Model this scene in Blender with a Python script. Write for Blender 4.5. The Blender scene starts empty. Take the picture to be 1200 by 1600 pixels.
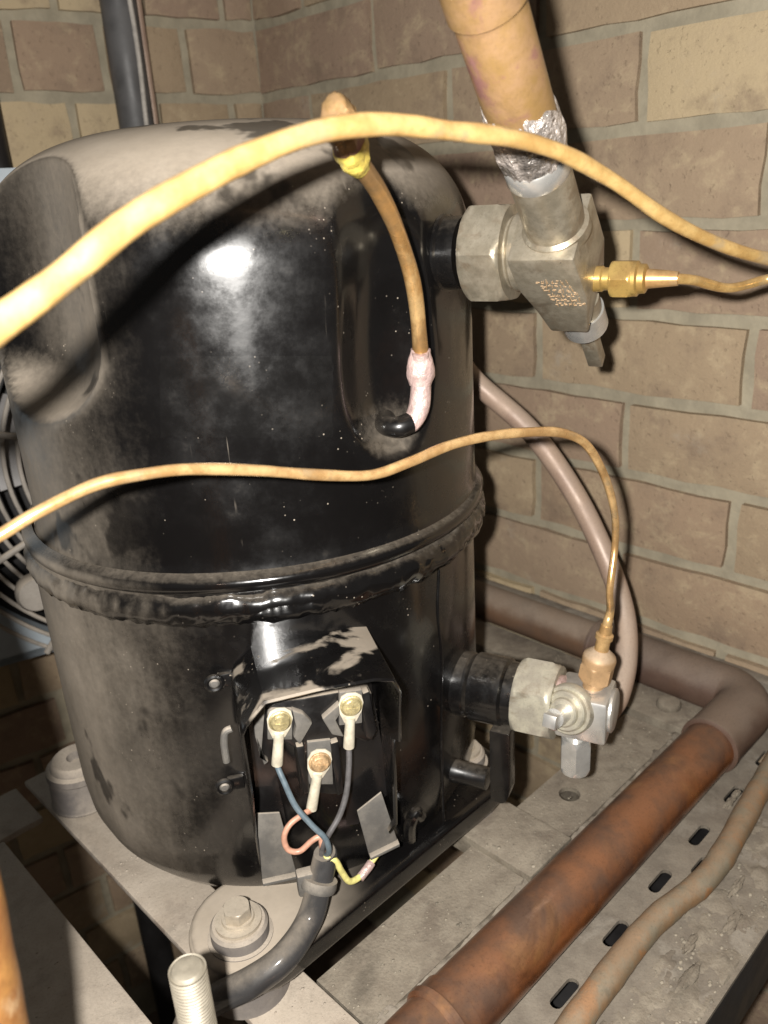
import bpy, bmesh, math, random
import numpy as np
from mathutils import Vector, Matrix, noise as mnoise
random.seed(7)
R = math.radians
sc = bpy.context.scene
col = sc.collection
def V(*a): return np.array(a[0] if len(a) == 1 else a, float)
def nrm(v): v = V(v); return v/np.linalg.norm(v)

# ---------------------------------------------------------------- camera
F = 1300.0; PITCH = R(21.3); ROLL = R(3.6)
fw = V(0, math.cos(PITCH), -math.sin(PITCH)); r0 = V(1, 0, 0); u0 = np.cross(r0, fw)
RT = math.cos(ROLL)*r0 - math.sin(ROLL)*u0
UP = math.sin(ROLL)*r0 + math.cos(ROLL)*u0
cam = bpy.data.cameras.new('camera'); camo = bpy.data.objects.new('camera', cam); col.objects.link(camo)
camo.matrix_world = Matrix(((RT[0], UP[0], -fw[0], 0), (RT[1], UP[1], -fw[1], 0), (RT[2], UP[2], -fw[2], 0), (0, 0, 0, 1)))
cam.sensor_fit = 'VERTICAL'; cam.sensor_height = 36; cam.lens = 36*F/1600
cam.clip_start = 0.01; cam.clip_end = 50
cam.dof.use_dof = True; cam.dof.focus_distance = 0.47; cam.dof.aperture_fstop = 11.0
sc.camera = camo
# ---------------------------------------------------------------- world: the dim plant space
w = bpy.data.worlds.new('World'); sc.world = w; w.use_nodes = True
bg = w.node_tree.nodes['Background']; bg.inputs[0].default_value = (1.0, .93, .86, 1); bg.inputs[1].default_value = .06
# ---------------------------------------------------------------- hand torch held beside the phone lens
ld = bpy.data.lights.new('torch', 'POINT'); lo = bpy.data.objects.new('torch', ld); col.objects.link(lo)
ld.energy = 34.0; ld.color = (1.0, .965, .915); ld.shadow_soft_size = .006
lo.location = Vector(RT*-.030 + UP*.009 - fw*.03)
sc.view_settings.view_transform = 'Standard'; sc.view_settings.look = 'None'
sc.view_settings.exposure = 0; sc.view_settings.gamma = 1
sc.render.engine = 'CYCLES'
sc.cycles.use_denoising = True

# ---------------------------------------------------------------- measuring helpers
def ray(u, v): return fw + RT*(u-600)/F - UP*(v-800)/F
def at(u, v, y): d = ray(u, v); return d*(y/d[1])
def at_z(u, v, z): d = ray(u, v); return d*(z/d[2])
def at_pl(u, v, p, n): d = ray(u, v); return d*(float(np.dot(p, n))/float(np.dot(d, n)))
def proj(p): p = V(p); k = p@fw; return 600+F*(p@RT)/k, 800-F*(p@UP)/k
def along(u, p0, d):                       # point of a line that stands at picture column u
    lo_, hi = -.3, .6
    f = lambda t: proj(p0+d*t)[0]-u
    for _ in range(60):
        m = (lo_+hi)/2
        if f(lo_)*f(m) <= 0: hi = m
        else: lo_ = m
    return (lo_+hi)/2
E1 = V(.724, .689, 0); E2 = V(-.689, .724, 0); Z = V(0, 0, 1)
def fr(a, b, z): return E1*a + E2*b + Z*z  # frame axes: E1 along the front rail, E2 along the cross rails
def ab(p): return float(p@E1), float(p@E2)

# ---------------------------------------------------------------- object helpers
LOC = {}
def thing(name, label, cat, loc, group=None):
    o = bpy.data.objects.new(name, None); col.objects.link(o); o.location = Vector(loc)
    o.empty_display_size = .02
    o['label'] = label; o['category'] = cat
    if group: o['group'] = group
    LOC[o] = V(loc); return o
def mk(name, mesh, mat, parent=None, label=None, cat=None, group=None, kind=None, smooth=35, origin=None):
    """mesh = (verts in world space, faces) -> one object"""
    vs, fs = mesh
    vs = np.array(vs, float)
    if parent is not None: off = LOC[parent]
    elif origin is not None: off = V(origin)
    else: off = vs.mean(0)
    me = bpy.data.meshes.new(name)
    me.from_pydata((vs-off).tolist(), [], [list(f) for f in fs]); me.validate()
    bm = bmesh.new(); bm.from_mesh(me); bmesh.ops.recalc_face_normals(bm, faces=bm.faces); bm.to_mesh(me); bm.free()
    if smooth:
        me.shade_smooth(); me.set_sharp_from_angle(angle=R(smooth))
    me.materials.append(mat)
    o = bpy.data.objects.new(name, me); col.objects.link(o)
    if parent is not None:
        o.parent = parent; LOC[o] = LOC[parent]
    else:
        o.location = Vector(off); LOC[o] = off
    if label: o['label'] = label
    if cat: o['category'] = cat
    if group: o['group'] = group
    if kind: o['kind'] = kind
    return o
def join(*ms):
    vs, fs = [], []
    for v, f in ms:
        k = len(vs); vs += [list(p) for p in v]; fs += [[i+k for i in q] for q in f]
    return vs, fs
def basis(d, up=None):
    d = nrm(d); up = V(0, 0, 1) if up is None else nrm(up)
    if abs(d@up) > .95: up = V(1, 0, 0)
    x = nrm(np.cross(up, d)); return x, np.cross(d, x), d
def lathe(p0, d, prof, seg=32, up=None, phase=0.0, caps=True):
    """prof = [(h, r)...] along d from p0"""
    x, y, d = basis(d, up); vs, fs = [], []
    for h, r in prof:
        for i in range(seg):
            a = 2*math.pi*i/seg+phase
            vs.append(p0+d*h+(x*math.cos(a)+y*math.sin(a))*r)
    for j in range(len(prof)-1):
        for i in range(seg):
            k = (i+1) % seg
            fs.append([j*seg+i, j*seg+k, (j+1)*seg+k, (j+1)*seg+i])
    if caps:
        fs.append(list(range(seg))); n = (len(prof)-1)*seg; fs.append([n+i for i in range(seg)])
    return vs, fs
def hexnut(p0, d, h0, h1, rc, up=None, phase=0.0, ch=.10):
    """chamfered hexagon: corners cut round at both ends"""
    x, y, d = basis(d, up); L = h1-h0; vs, fs = [], []
    seg = 36
    def ring(h, f):
        for i in range(seg):
            a = 2*math.pi*i/seg; m = (a % (math.pi/3))-math.pi/6
            rh = rc*math.cos(math.pi/6)/math.cos(m)
            r = min(rh, f) if f else rh
            vs.append(p0+d*h+(x*math.cos(a+phase)+y*math.sin(a+phase))*r)
    ring(h0, rc*.88); ring(h0+L*ch*.4, rc*.92); ring(h0+L*ch, rc*.965); ring(h0+L*ch*1.8, None); ring(h1-L*ch*1.8, None); ring(h1-L*ch, rc*.965); ring(h1-L*ch*.4, rc*.92); ring(h1, rc*.88)
    for j in range(7):
        for i in range(seg):
            k = (i+1) % seg; fs.append([j*seg+i, j*seg+k, (j+1)*seg+k, (j+1)*seg+i])
    fs.append(list(range(seg))); fs.append([7*seg+i for i in range(seg)])
    return vs, fs
def spline(pts, n=10):
    P = [V(p) for p in pts]; P = [2*P[0]-P[1]]+P+[2*P[-1]-P[-2]]; out = []
    for i in range(1, len(P)-2):
        a, b, c, d = P[i-1:i+3]
        for k in range(n):
            t = k/n
            out.append(.5*((2*b)+(c-a)*t+(2*a-5*b+4*c-d)*t*t+(3*b-a-3*c+d)*t**3))
    out.append(P[-2]); return out
def tube(pts, r, seg=16, n=10, flat=1.0, wob=0.0, up=None, rough=0.0):
    """swept tube; r a number or a list per control point (4-vectors of point+radius also work)"""
    if np.ndim(r) == 0: r = [r]*len(pts)
    C = spline([list(p)+[q] for p, q in zip(pts, r)], n)
    P = [c[:3] for c in C]; rad = [c[3] for c in C]
    T = [nrm(P[min(i+1, len(P)-1)]-P[max(i-1, 0)]) for i in range(len(P))]
    x, y, _ = basis(T[0], up); vs, fs = [], []
    for i, p in enumerate(P):
        x = nrm(x-T[i]*(x@T[i])); y = np.cross(T[i], x)
        rr = rad[i]*(1+wob*mnoise.noise(Vector(p*60)))
        for k in range(seg):
            a = 2*math.pi*k/seg
            q = rr if not rough else rr*(1+rough*mnoise.noise(Vector(p*230+x*math.cos(a)*3+y*math.sin(a)*3)))
            vs.append(p+x*math.cos(a)*q*flat+y*math.sin(a)*q)
    for j in range(len(P)-1):
        for i in range(seg):
            k = (i+1) % seg; fs.append([j*seg+i, j*seg+k, (j+1)*seg+k, (j+1)*seg+i])
    fs.append(list(range(seg))); m = (len(P)-1)*seg; fs.append([m+i for i in range(seg)])
    return vs, fs
def bevelled(vs, fs, w, seg=2):
    bm = bmesh.new(); bv = [bm.verts.new(Vector(v)) for v in vs]
    for f in fs: bm.faces.new([bv[i] for i in f])
    bmesh.ops.recalc_face_normals(bm, faces=bm.faces)
    bmesh.ops.bevel(bm, geom=list(bm.edges), offset=w, segments=seg, affect='EDGES', profile=.5, clamp_overlap=True)
    bm.verts.index_update()
    out = ([list(v.co) for v in bm.verts], [[v.index for v in f.verts] for f in bm.faces]); bm.free(); return out
def prism(poly, O, X, Y, N, d0, d1, bev=0.0, seg=2):
    """polygon poly [(x,y)] in the plane (X,Y) at O, from d0 to d1 along N"""
    n = len(poly)
    vs = [O+X*x+Y*y+N*d0 for x, y in poly]+[O+X*x+Y*y+N*d1 for x, y in poly]
    fs = [list(range(n)), [n+i for i in range(n)]]+[[i, (i+1) % n, n+(i+1) % n, n+i] for i in range(n)]
    return bevelled(vs, fs, bev, seg) if bev else (vs, fs)
def box(O, X, Y, N, x0, x1, y0, y1, d0, d1, bev=0.0, seg=2):
    return prism([(x0, y0), (x1, y0), (x1, y1), (x0, y1)], O, X, Y, N, d0, d1, bev, seg)
def sheet_holes(outer, holes, O, X, Y, N, d0, d1):
    """plate with real holes"""
    bm = bmesh.new(); loops = []
    for lp in [outer]+holes:
        bv = [bm.verts.new((x, y, 0)) for x, y in lp]
        loops.append(bv)
        for i in range(len(bv)): bm.edges.new((bv[i], bv[(i+1) % len(bv)]))
    bmesh.ops.triangle_fill(bm, use_beauty=True, edges=list(bm.edges), normal=(0, 0, 1))
    bm.verts.index_update()
    top = [[v.index for v in f.verts] for f in bm.faces]; co = [v.co.copy() for v in bm.verts]; n = len(co)
    vs = [O+X*c.x+Y*c.y+N*d0 for c in co]+[O+X*c.x+Y*c.y+N*d1 for c in co]
    fs = top+[[n+i for i in reversed(f)] for f in top]
    for lp in loops:
        m = len(lp)
        for i in range(m):
            a, b = lp[i].index, lp[(i+1) % m].index; fs.append([a, b, n+b, n+a])
    bm.free(); return vs, fs
def torus(c, n, Rr, r, seg=64, ms=10, a0=0, a1=2*math.pi, up=None):
    x, y, n = basis(n, up); full = abs(a1-a0-2*math.pi) < 1e-6; vs, fs = [], []
    cnt = seg if full else seg+1
    for i in range(cnt):
        a = a0+(a1-a0)*i/seg; e = x*math.cos(a)+y*math.sin(a)
        for j in range(ms):
            b = 2*math.pi*j/ms; vs.append(c+e*(Rr+r*math.cos(b))+n*(r*math.sin(b)))
    for i in range(seg):
        k = (i+1) % cnt
        for j in range(ms):
            l = (j+1) % ms; fs.append([i*ms+j, k*ms+j, k*ms+l, i*ms+l])
    return vs, fs
def lump(c, X, Y, N, sx, sy, sz, seed, sub=2):
    bm = bmesh.new(); bmesh.ops.create_icosphere(bm, subdivisions=sub, radius=1); bm.verts.index_update()
    vs = []
    for v in bm.verts:
        q = 1+.45*mnoise.noise(v.co*1.7+Vector((seed*3.1, seed, 0)))+(.22*mnoise.noise(v.co*5+Vector((seed, 0, 0))) if sub > 2 else 0)
        vs.append(c+X*v.co.x*sx*q+Y*v.co.y*sy*q+N*v.co.z*sz*q)
    fs = [[v.index for v in f.verts] for f in bm.faces]; bm.free(); return vs, fs

# ---------------------------------------------------------------- materials
class NT:
    def __init__(s, name):
        s.m = bpy.data.materials.new(name); s.m.use_nodes = True; s.t = s.m.node_tree
        s.b = s.t.nodes['Principled BSDF']; s.tc = s.n('ShaderNodeTexCoord'); s.geo = s.n('ShaderNodeNewGeometry')
        s.obj = s.tc.outputs['Object']
    def n(s, k): return s.t.nodes.new(k)
    def put(s, v, i):
        if isinstance(v, (int, float)): i.default_value = v
        elif isinstance(v, tuple): i.default_value = tuple(v)+((1,) if len(v) == 3 and i.type == 'RGBA' else ())
        else: s.t.links.new(v, i)
    def noise(s, scale, detail=4, rough=.55, vec=None, dist=0.0):
        k = s.n('ShaderNodeTexNoise'); s.put(vec if vec is not None else s.obj, k.inputs['Vector'])
        k.inputs['Scale'].default_value = scale; k.inputs['Detail'].default_value = detail
        k.inputs['Roughness'].default_value = rough; k.inputs['Distortion'].default_value = dist; return k.outputs[0]
    def voro(s, scale, vec=None):
        k = s.n('ShaderNodeTexVoronoi'); s.put(vec if vec is not None else s.obj, k.inputs['Vector']); k.inputs['Scale'].default_value = scale; return k.outputs['Distance']
    def stretch(s, sx, sy, sz, src=None):
        k = s.n('ShaderNodeMapping'); s.put(src if src is not None else s.obj, k.inputs[0]); k.inputs['Scale'].default_value = (sx, sy, sz); return k.outputs[0]
    def ramp(s, v, lo, hi, a=0.0, b=1.0):
        k = s.n('ShaderNodeMapRange'); k.interpolation_type = 'SMOOTHSTEP'; s.put(v, k.inputs[0])
        for i, q in enumerate((lo, hi, a, b)): k.inputs[i+1].default_value = q
        return k.outputs[0]
    def math(s, op, a, b=0.0, c=0.0):
        k = s.n('ShaderNodeMath'); k.operation = op; s.put(a, k.inputs[0]); s.put(b, k.inputs[1]); s.put(c, k.inputs[2]); return k.outputs[0]
    def mix(s, f, a, b):
        k = s.n('ShaderNodeMix'); k.data_type = 'RGBA'; s.put(f, k.inputs[0]); s.put(a, k.inputs[6]); s.put(b, k.inputs[7]); return k.outputs[2]
    def sep(s, v):
        k = s.n('ShaderNodeSeparateXYZ'); s.put(v, k.inputs[0]); return k.outputs
    def bump(s, h, strength, dist):
        k = s.n('ShaderNodeBump'); s.put(h, k.inputs['Height']); k.inputs['Strength'].default_value = strength; k.inputs['Distance'].default_value = dist
        s.t.links.new(k.outputs[0], s.b.inputs['Normal'])
    def out(s, color, rough=.5, metal=0.0, spec=None, coat=None):
        s.put(color, s.b.inputs['Base Color']); s.put(rough, s.b.inputs['Roughness']); s.put(metal, s.b.inputs['Metallic'])
        if spec is not None: s.put(spec, s.b.inputs['Specular IOR Level'])
        if coat is not None: s.put(coat, s.b.inputs['Coat Weight']); s.b.inputs['Coat Roughness'].default_value = .13
        return s.m
DUST = (.45, .385, .31); DUST2 = (.35, .295, .23)
def m_black(name, left=1.0, top=1.0, base=(.0034, .0031, .0031), rough=.16, wipe=True, patchy=0.0, posx=False, reach=.05):
    """black stove enamel under settled dust; the condenser fan on the left blows a film of dust on that side"""
    t = NT(name); N = t.sep(t.geo.outputs['Normal'])
    streak = t.math('SUBTRACT', t.noise(30, 6, .65, t.stretch(1.0, 1.0, .28)), .5)
    cloud = t.math('SUBTRACT', t.noise(13, 4, .55), .5)
    fine = t.math('SUBTRACT', t.noise(240, 4, .65), .5)
    tp = t.math('MULTIPLY', t.math('MAXIMUM', N[2], 0.0), 1.15*top)
    tp = t.math('ADD', tp, t.math('ADD', t.math('MULTIPLY', cloud, .16), t.math('MULTIPLY', fine, .30)))
    tp = t.math('MULTIPLY', t.ramp(tp, .20, 1.12), .92)
    l = t.math('MULTIPLY', t.math('MAXIMUM', t.math('SUBTRACT', t.math('MULTIPLY', N[0], -1.0), reach), 0.0), left)
    l = t.math('ADD', l, t.math('ADD', t.math('MULTIPLY', streak, .42), t.math('ADD', t.math('MULTIPLY', cloud, .30), t.math('MULTIPLY', fine, .20))))
    l = t.math('MULTIPLY', t.ramp(l, .12, 1.25), .95)
    if posx: tp = t.math('MULTIPLY', tp, t.ramp(t.math('ADD', t.sep(t.obj)[0], t.math('MULTIPLY', cloud, .05)), .075, .005))
    f = t.math('MAXIMUM', tp, l)
    if patchy:       # settled dust rubbed off in hard edged patches
        f = t.math('MULTIPLY', t.ramp(t.math('ADD', t.noise(34, 4, .5, None, .6), t.math('MULTIPLY', fine, .12)), patchy+.02, patchy+.13), t.ramp(N[2], .25, .6, 0.0, .58))
    if wipe:
        wp = t.ramp(t.noise(19, 4, .5, t.stretch(1.0, 1.0, .7)), .585, .635)
        f = t.math('MULTIPLY', f, t.math('SUBTRACT', 1.0, t.math('MULTIPLY', wp, .72)))
    f = t.math('ADD', f, t.math('MULTIPLY', t.ramp(t.noise(52, 6, .72), .60, .90), .05))
    sp = t.math('MULTIPLY', t.ramp(t.voro(260), .16, .06), t.ramp(t.noise(46, 3, .6), .56, .70))
    scr = t.math('MULTIPLY', t.ramp(t.noise(150, 2, .5, t.stretch(1.0, 1.0, .06)), .735, .76), t.ramp(t.noise(24, 3), .52, .66))
    f = t.math('MINIMUM', t.math('ADD', f, t.math('ADD', t.math('MULTIPLY', sp, .75), t.math('MULTIPLY', scr, .35))), .95)
    c = t.mix(f, base, t.mix(t.noise(60, 4), DUST, DUST2))
    rg = t.math('ADD', t.ramp(t.noise(26, 6, .7), .35, .70, rough, rough*2.3), t.math('MULTIPLY', f, .75))
    t.bump(t.math('ADD', t.noise(60, 3), t.math('ADD', t.math('MULTIPLY', t.noise(520, 2), .10), t.math('MULTIPLY', sp, .25))), .14, .0012)
    return t.out(c, t.math('MINIMUM', rg, .95), 0.0, t.math('MULTIPLY', t.math('SUBTRACT', 1.0, f), .5), t.math('MULTIPLY', t.math('SUBTRACT', 1.0, t.math('MINIMUM', t.math('MULTIPLY', f, 2.5), 1.0)), .45))
def m_dusty(name, c1, c2, dust=.6, rough=.6, metal=0.0, sc_=40.0, bump=.25, blot=None, bd=.0008, grime=.55):
    t = NT(name); N = t.sep(t.geo.outputs['Normal'])
    c = t.mix(t.ramp(t.noise(sc_, 5, .6), .35, .65), c1, c2)
    if blot: c = t.mix(t.ramp(t.noise(sc_*.45, 5, .65, None, .4), .52, .66), c, blot)
    f = t.math('ADD', t.math('MULTIPLY', t.math('MAXIMUM', N[2], 0.0), .9), t.math('MULTIPLY', t.math('SUBTRACT', t.noise(30, 6, .6), .5), .9))
    f = t.math('MULTIPLY', t.ramp(f, .1, .8), dust)
    c = t.mix(f, c, t.mix(t.noise(55, 4), DUST, DUST2))
    c = t.mix(t.ramp(t.noise(620, 5, .72), .48, .74, 0, .38), c, tuple(q*.5 for q in c2)); c = t.mix(t.ramp(t.noise(900, 3, .7), .60, .78, 0, .22), c, tuple(min(1, q*1.7) for q in c1))
    st = t.ramp(t.noise(sc_*.22+5, 6, .72, None, .5), .50, .72, 0, .55); c = t.mix(t.math('MULTIPLY', st, grime), c, tuple(q*.38 for q in c2))
    t.bump(t.math('ADD', t.noise(90, 5, .65), t.math('MULTIPLY', t.noise(500, 2), .3)), bump, bd)
    r_ = t.math('MINIMUM', t.math('ADD', t.ramp(t.noise(50, 4), .3, .7, rough*.8, rough*1.2), t.math('MULTIPLY', f, .4)), .95)
    return t.out(c, r_, t.math('MULTIPLY', t.math('SUBTRACT', 1.0, f), metal))
def m_brick():
    t = NT('brick'); oi = t.n('ShaderNodeObjectInfo'); rnd = oi.outputs['Random']
    cr = t.n('ShaderNodeValToRGB'); t.put(rnd, cr.inputs[0]); e = cr.color_ramp.elements
    e[0].position = 0; e[0].color = (.31, .225, .15, 1); e[1].position = 1; e[1].color = (.43, .34, .215, 1)
    for p, c in ((.18, (.27, .19, .14)), (.36, (.315, .235, .16)), (.52, (.33, .25, .16)), (.66, (.23, .165, .12)), (.80, (.385, .305, .185)), (.92, (.44, .345, .215))):
        k = e.new(p); k.color = c+(1,)
    v = t.n('ShaderNodeVectorMath'); v.operation = 'ADD'; t.put(t.obj, v.inputs[0]); t.put(oi.outputs['Location'], v.inputs[1]); vec = v.outputs[0]
    c = t.mix(t.ramp(t.noise(42, 6, .7, vec, .3), .48, .70, 0, .75), cr.outputs[0], (.42, .33, .215))
    c = t.mix(t.ramp(t.noise(24, 6, .65, vec), .50, .75, 0, .7), c, (.20, .145, .105))
    c = t.mix(t.ramp(t.noise(9, 6, .7, vec), .60, .72, 0, .5), c, (.36, .32, .26))
    pits = t.ramp(t.noise(190, 3, .6, vec), .28, .40)
    c = t.mix(t.math('ADD', .78, t.math('MULTIPLY', pits, .22)), (.17, .125, .085), c)
    t.bump(t.math('ADD', t.math('MULTIPLY', pits, .35), t.math('ADD', t.noise(38, 5, .6, vec), t.math('MULTIPLY', t.noise(340, 5, .75, vec), .6))), .75, .0020)
    return t.out(c, .93, 0, .2)
def m_plain(name, c, rough=.6, metal=0.0, sc_=60.0, var=.25, bump=.1, bd=.0006, spec=None):
    t = NT(name); d = tuple(q*(1-var) for q in c); l = tuple(min(1, q*(1+var)) for q in c)
    t.bump(t.noise(sc_*3, 4), bump, bd)
    return t.out(t.mix(t.ramp(t.noise(sc_, 5, .6), .3, .7), d, l), t.ramp(t.noise(sc_*.8, 4), .3, .7, rough*.8, min(1, rough*1.2)), metal, spec)
M = {}
M['shell'] = m_black('black enamel, dusty', .86, .95)
M['lower'] = m_black('black enamel, dustier left', .74, reach=-.14)
M['enamel'] = m_black('black enamel', .3, .34, rough=.2)
M['hood'] = m_black('black enamel hood', .3, .50, rough=.16, wipe=False, patchy=.47)
M['foot'] = m_black('black enamel foot', 1.6, .85, rough=.18, wipe=False, posx=True)
M['weld'] = m_black('black enamel over weld', .95, .42, rough=.10, wipe=False)
M['plastic'] = m_black('black plastic', .3, .8, (.005, .0045, .0045), .25, False)
M['residue'] = m_black('sticker residue', 1.0, 1.0, (.0040, .0037, .0036), .17)
M['tab'] = m_dusty('dusty grey tab', (.085, .08, .073), (.13, .12, .105), .6, .55, 0, 80)
M['rubber'] = m_dusty('dusty rubber', (.13, .115, .105), (.20, .175, .15), .75, .85, 0, 30, .35, (.09, .08, .075))
M['rail'] = m_dusty('dusty galvanised rail', (.36, .31, .255), (.28, .235, .19), .62, .85, 0, 42, .6, (.20, .155, .12), .0012, .8)
M['slotted'] = m_dusty('grimy slotted rail', (.175, .15, .117), (.12, .10, .078), .16, .78, 0, 55, .5, (.22, .195, .16), .0012, 1.0)
M['lumpm'] = m_plain('mortar crumbs', (.23, .20, .155), .95, 0, 90, .35, .6, .001)
M['brick'] = m_brick()
M['mortar'] = m_plain('mortar', (.285, .25, .18), .95, 0, 35, .15, .6, .0022)
M['ground'] = m_plain('concrete ground', (.16, .12, .085), .95, 0, 14, .35, .5, .003)
M['cap1'] = m_dusty('dull golden copper', (.74, .50, .20), (.54, .33, .115), .10, .30, .58, 80, .16, (.50, .36, .19), .0005, .7)
M['cap2'] = m_dusty('dull thin copper', (.70, .46, .21), (.46, .27, .11), .10, .30, .60, 90, .16, (.46, .32, .17), .0005, .7)
M['bigcu'] = m_dusty('brown oxidised copper', (.25, .088, .029), (.105, .046, .027), .16, .28, .5, 28, .2, (.31, .135, .045), .0008, 1.2)
M['elbow'] = m_dusty('dusty brown copper', (.115, .07, .05), (.09, .055, .042), .28, .5, .15, 20, .15)
M['slimcu'] = m_dusty('dirty slim copper', (.25, .15, .075), (.20, .17, .115), .25, .5, .3, 60, .4, (.33, .15, .05), .0010, .9)
M['suct'] = m_dusty('heat tinted copper', (.27, .165, .062), (.32, .195, .10), .08, .40, .4, 75, .25, (.24, .115, .10), .0010, 1.1)
M['hotcu'] = m_dusty('orange copper', (.48, .24, .075), (.34, .15, .05), .2, .38, .5, 70, .2, (.56, .37, .20), .0008, .9)
M['braze'] = m_plain('braze scab', (.36, .32, .29), .36, .5, 60, .7, 1.0, .005)
M['nickel'] = m_dusty('dull nickel', (.40, .355, .275), (.29, .255, .19), .25, .34, .7, 110, .3, (.25, .20, .14), .0006, .9)
M['bright'] = m_plain('bright plated steel', (.62, .61, .58), .30, .75, 70, .15, .1)
M['cream'] = m_dusty('yellowed plating', (.50, .47, .37), (.38, .35, .285), .25, .40, .55, 120, .3, (.26, .22, .16), .0006, .9)
M['brass'] = m_dusty('brass', (.55, .38, .12), (.45, .28, .09), .12, .32, .7, 60, .12)
M['brass2'] = m_dusty('dusty brass', (.46, .29, .15), (.36, .23, .12), .5, .5, .35, 60, .2)
M['gold'] = m_plain('yellow lacquered brass', (.58, .46, .10), .35, .35, 90, .4, .6, .002)
M['pinkcu'] = m_plain('annealed pink copper', (.50, .36, .33), .42, .35, 120, .25, .5, .002)
M['proc'] = m_dusty('process copper', (.42, .23, .08), (.28, .17, .075), .1, .32, .6, 60, .3, (.58, .38, .17), .0008, .9)
M['cable'] = m_black('black cable sheath', .8, .5, (.022, .021, .021), .5, True)
M['wblue'] = m_plain('blue wire', (.095, .125, .145), .4, 0, 200, .2, .05)
M['wbrown'] = m_plain('brown wire', (.42, .22, .15), .45, 0, 200, .2, .05)
M['wgrey'] = m_plain('grey wire', (.085, .08, .08), .4, 0, 200, .25, .05)
M['wearth'] = m_plain('yellow earth wire', (.62, .56, .20), .45, 0, 200, .2, .05)
M['tin'] = m_plain('tinned lug', (.66, .60, .47), .4, .35, 150, .2, .2)
M['rusty'] = m_plain('rusty screw', (.45, .30, .16), .5, .4, 260, .4, .6, .001)
M['yscrew'] = m_plain('passivated screw', (.50, .42, .22), .38, .5, 260, .3, .4, .001)
M['guard'] = m_dusty('dusty fan guard', (.30, .27, .235), (.24, .215, .185), .8, .7)
M['panel'] = m_plain('blue grey panel', (.30, .34, .37), .6, 0, 20, .1, .05)
M['blade'] = m_plain('fan blade', (.22, .21, .205), .6, 0, 20, .2, .05)
M['post'] = m_plain('grey conduit', (.075, .073, .073), .55, 0, 30, .25, .2)
M['string'] = m_plain('pale cord', (.40, .37, .33), .8, 0, 90, .2, .3)
M['hose'] = m_dusty('brown discharge tube', (.33, .235, .175), (.27, .185, .14), .4, .5, .12, 30, .1)
M['boltm'] = m_dusty('dusty plated bolt', (.50, .44, .35), (.40, .345, .27), .38, .42, .45, 40, .15)
M['rail2'] = m_dusty('grimy grey rail', (.195, .168, .127), (.13, .108, .08), .22, .85, 0, 55, .7, (.095, .075, .055), .0018, 1.0)
M['backcu'] = m_dusty('dust capped brown copper', (.15, .085, .05), (.11, .07, .048), .45, .5, .1, 20, .15)
M['stud'] = m_plain('zinc stud', (.23, .205, .16), .5, .3, 90, .2, .15)
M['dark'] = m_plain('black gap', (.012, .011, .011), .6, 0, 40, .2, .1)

# ================================================================ SETTING
g = 3.0
mk('ground', ([(-g, -g, -1.16), (g, -g, -1.16), (g, g, -1.16), (-g, g, -1.16)], [[0, 1, 2, 3]]), M['ground'], kind='structure', smooth=0)
CORNER = V(-.115, 1.116, 0)
DR = V(.689, -.724, 0); NR = V(-.724, -.689, 0)          # right wall runs towards the camera on the right
a_ = R(34); DL = V(-math.cos(a_), -math.sin(a_), 0); NL = V(math.sin(a_), -math.cos(a_), 0)
BR = {}
def brick_mesh(L, H, seed):
    key = (round(L, 3), seed)
    if key in BR: return BR[key]
    nx, nz = 7, 3; dp = .0080; vs, fs = [], []
    for j in range(nz+1):
        for i in range(nx+1):
            x = -L/2+L*i/nx; z = -H/2+H*j/nz
            q = Vector((x*18+seed*7, z*18, seed*3.3))
            edge = i in (0, nx) or j in (0, nz)
            dx = .0026*mnoise.noise(q*2.3) if edge else 0; dz = .0024*mnoise.noise(q*1.7+Vector((5, 5, 5))) if edge else 0
            y = .0022*mnoise.noise(q)-(.0030 if edge else 0)
            vs.append((x+dx, z+dz, dp+y))
    for j in range(nz):
        for i in range(nx):
            a = j*(nx+1)+i; fs.append([a, a+1, a+nx+2, a+nx+1])
    rim = [i for i in range(nx+1)]+[j*(nx+1)+nx for j in range(1, nz+1)]+[nz*(nx+1)+i for i in range(nx-1, -1, -1)]+[j*(nx+1) for j in range(nz-1, 0, -1)]
    k = len(vs)
    for i in rim: vs.append((vs[i][0], vs[i][1], -.004))
    for i in range(len(rim)): j = (i+1) % len(rim); fs.append([rim[i], k+i, k+j, rim[j]])
    me = bpy.data.meshes.new('brick'); me.from_pydata(vs, [], fs); me.shade_smooth(); me.set_sharp_from_angle(angle=R(50))
    me.materials.append(M['brick']); BR[key] = me; return me
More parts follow.
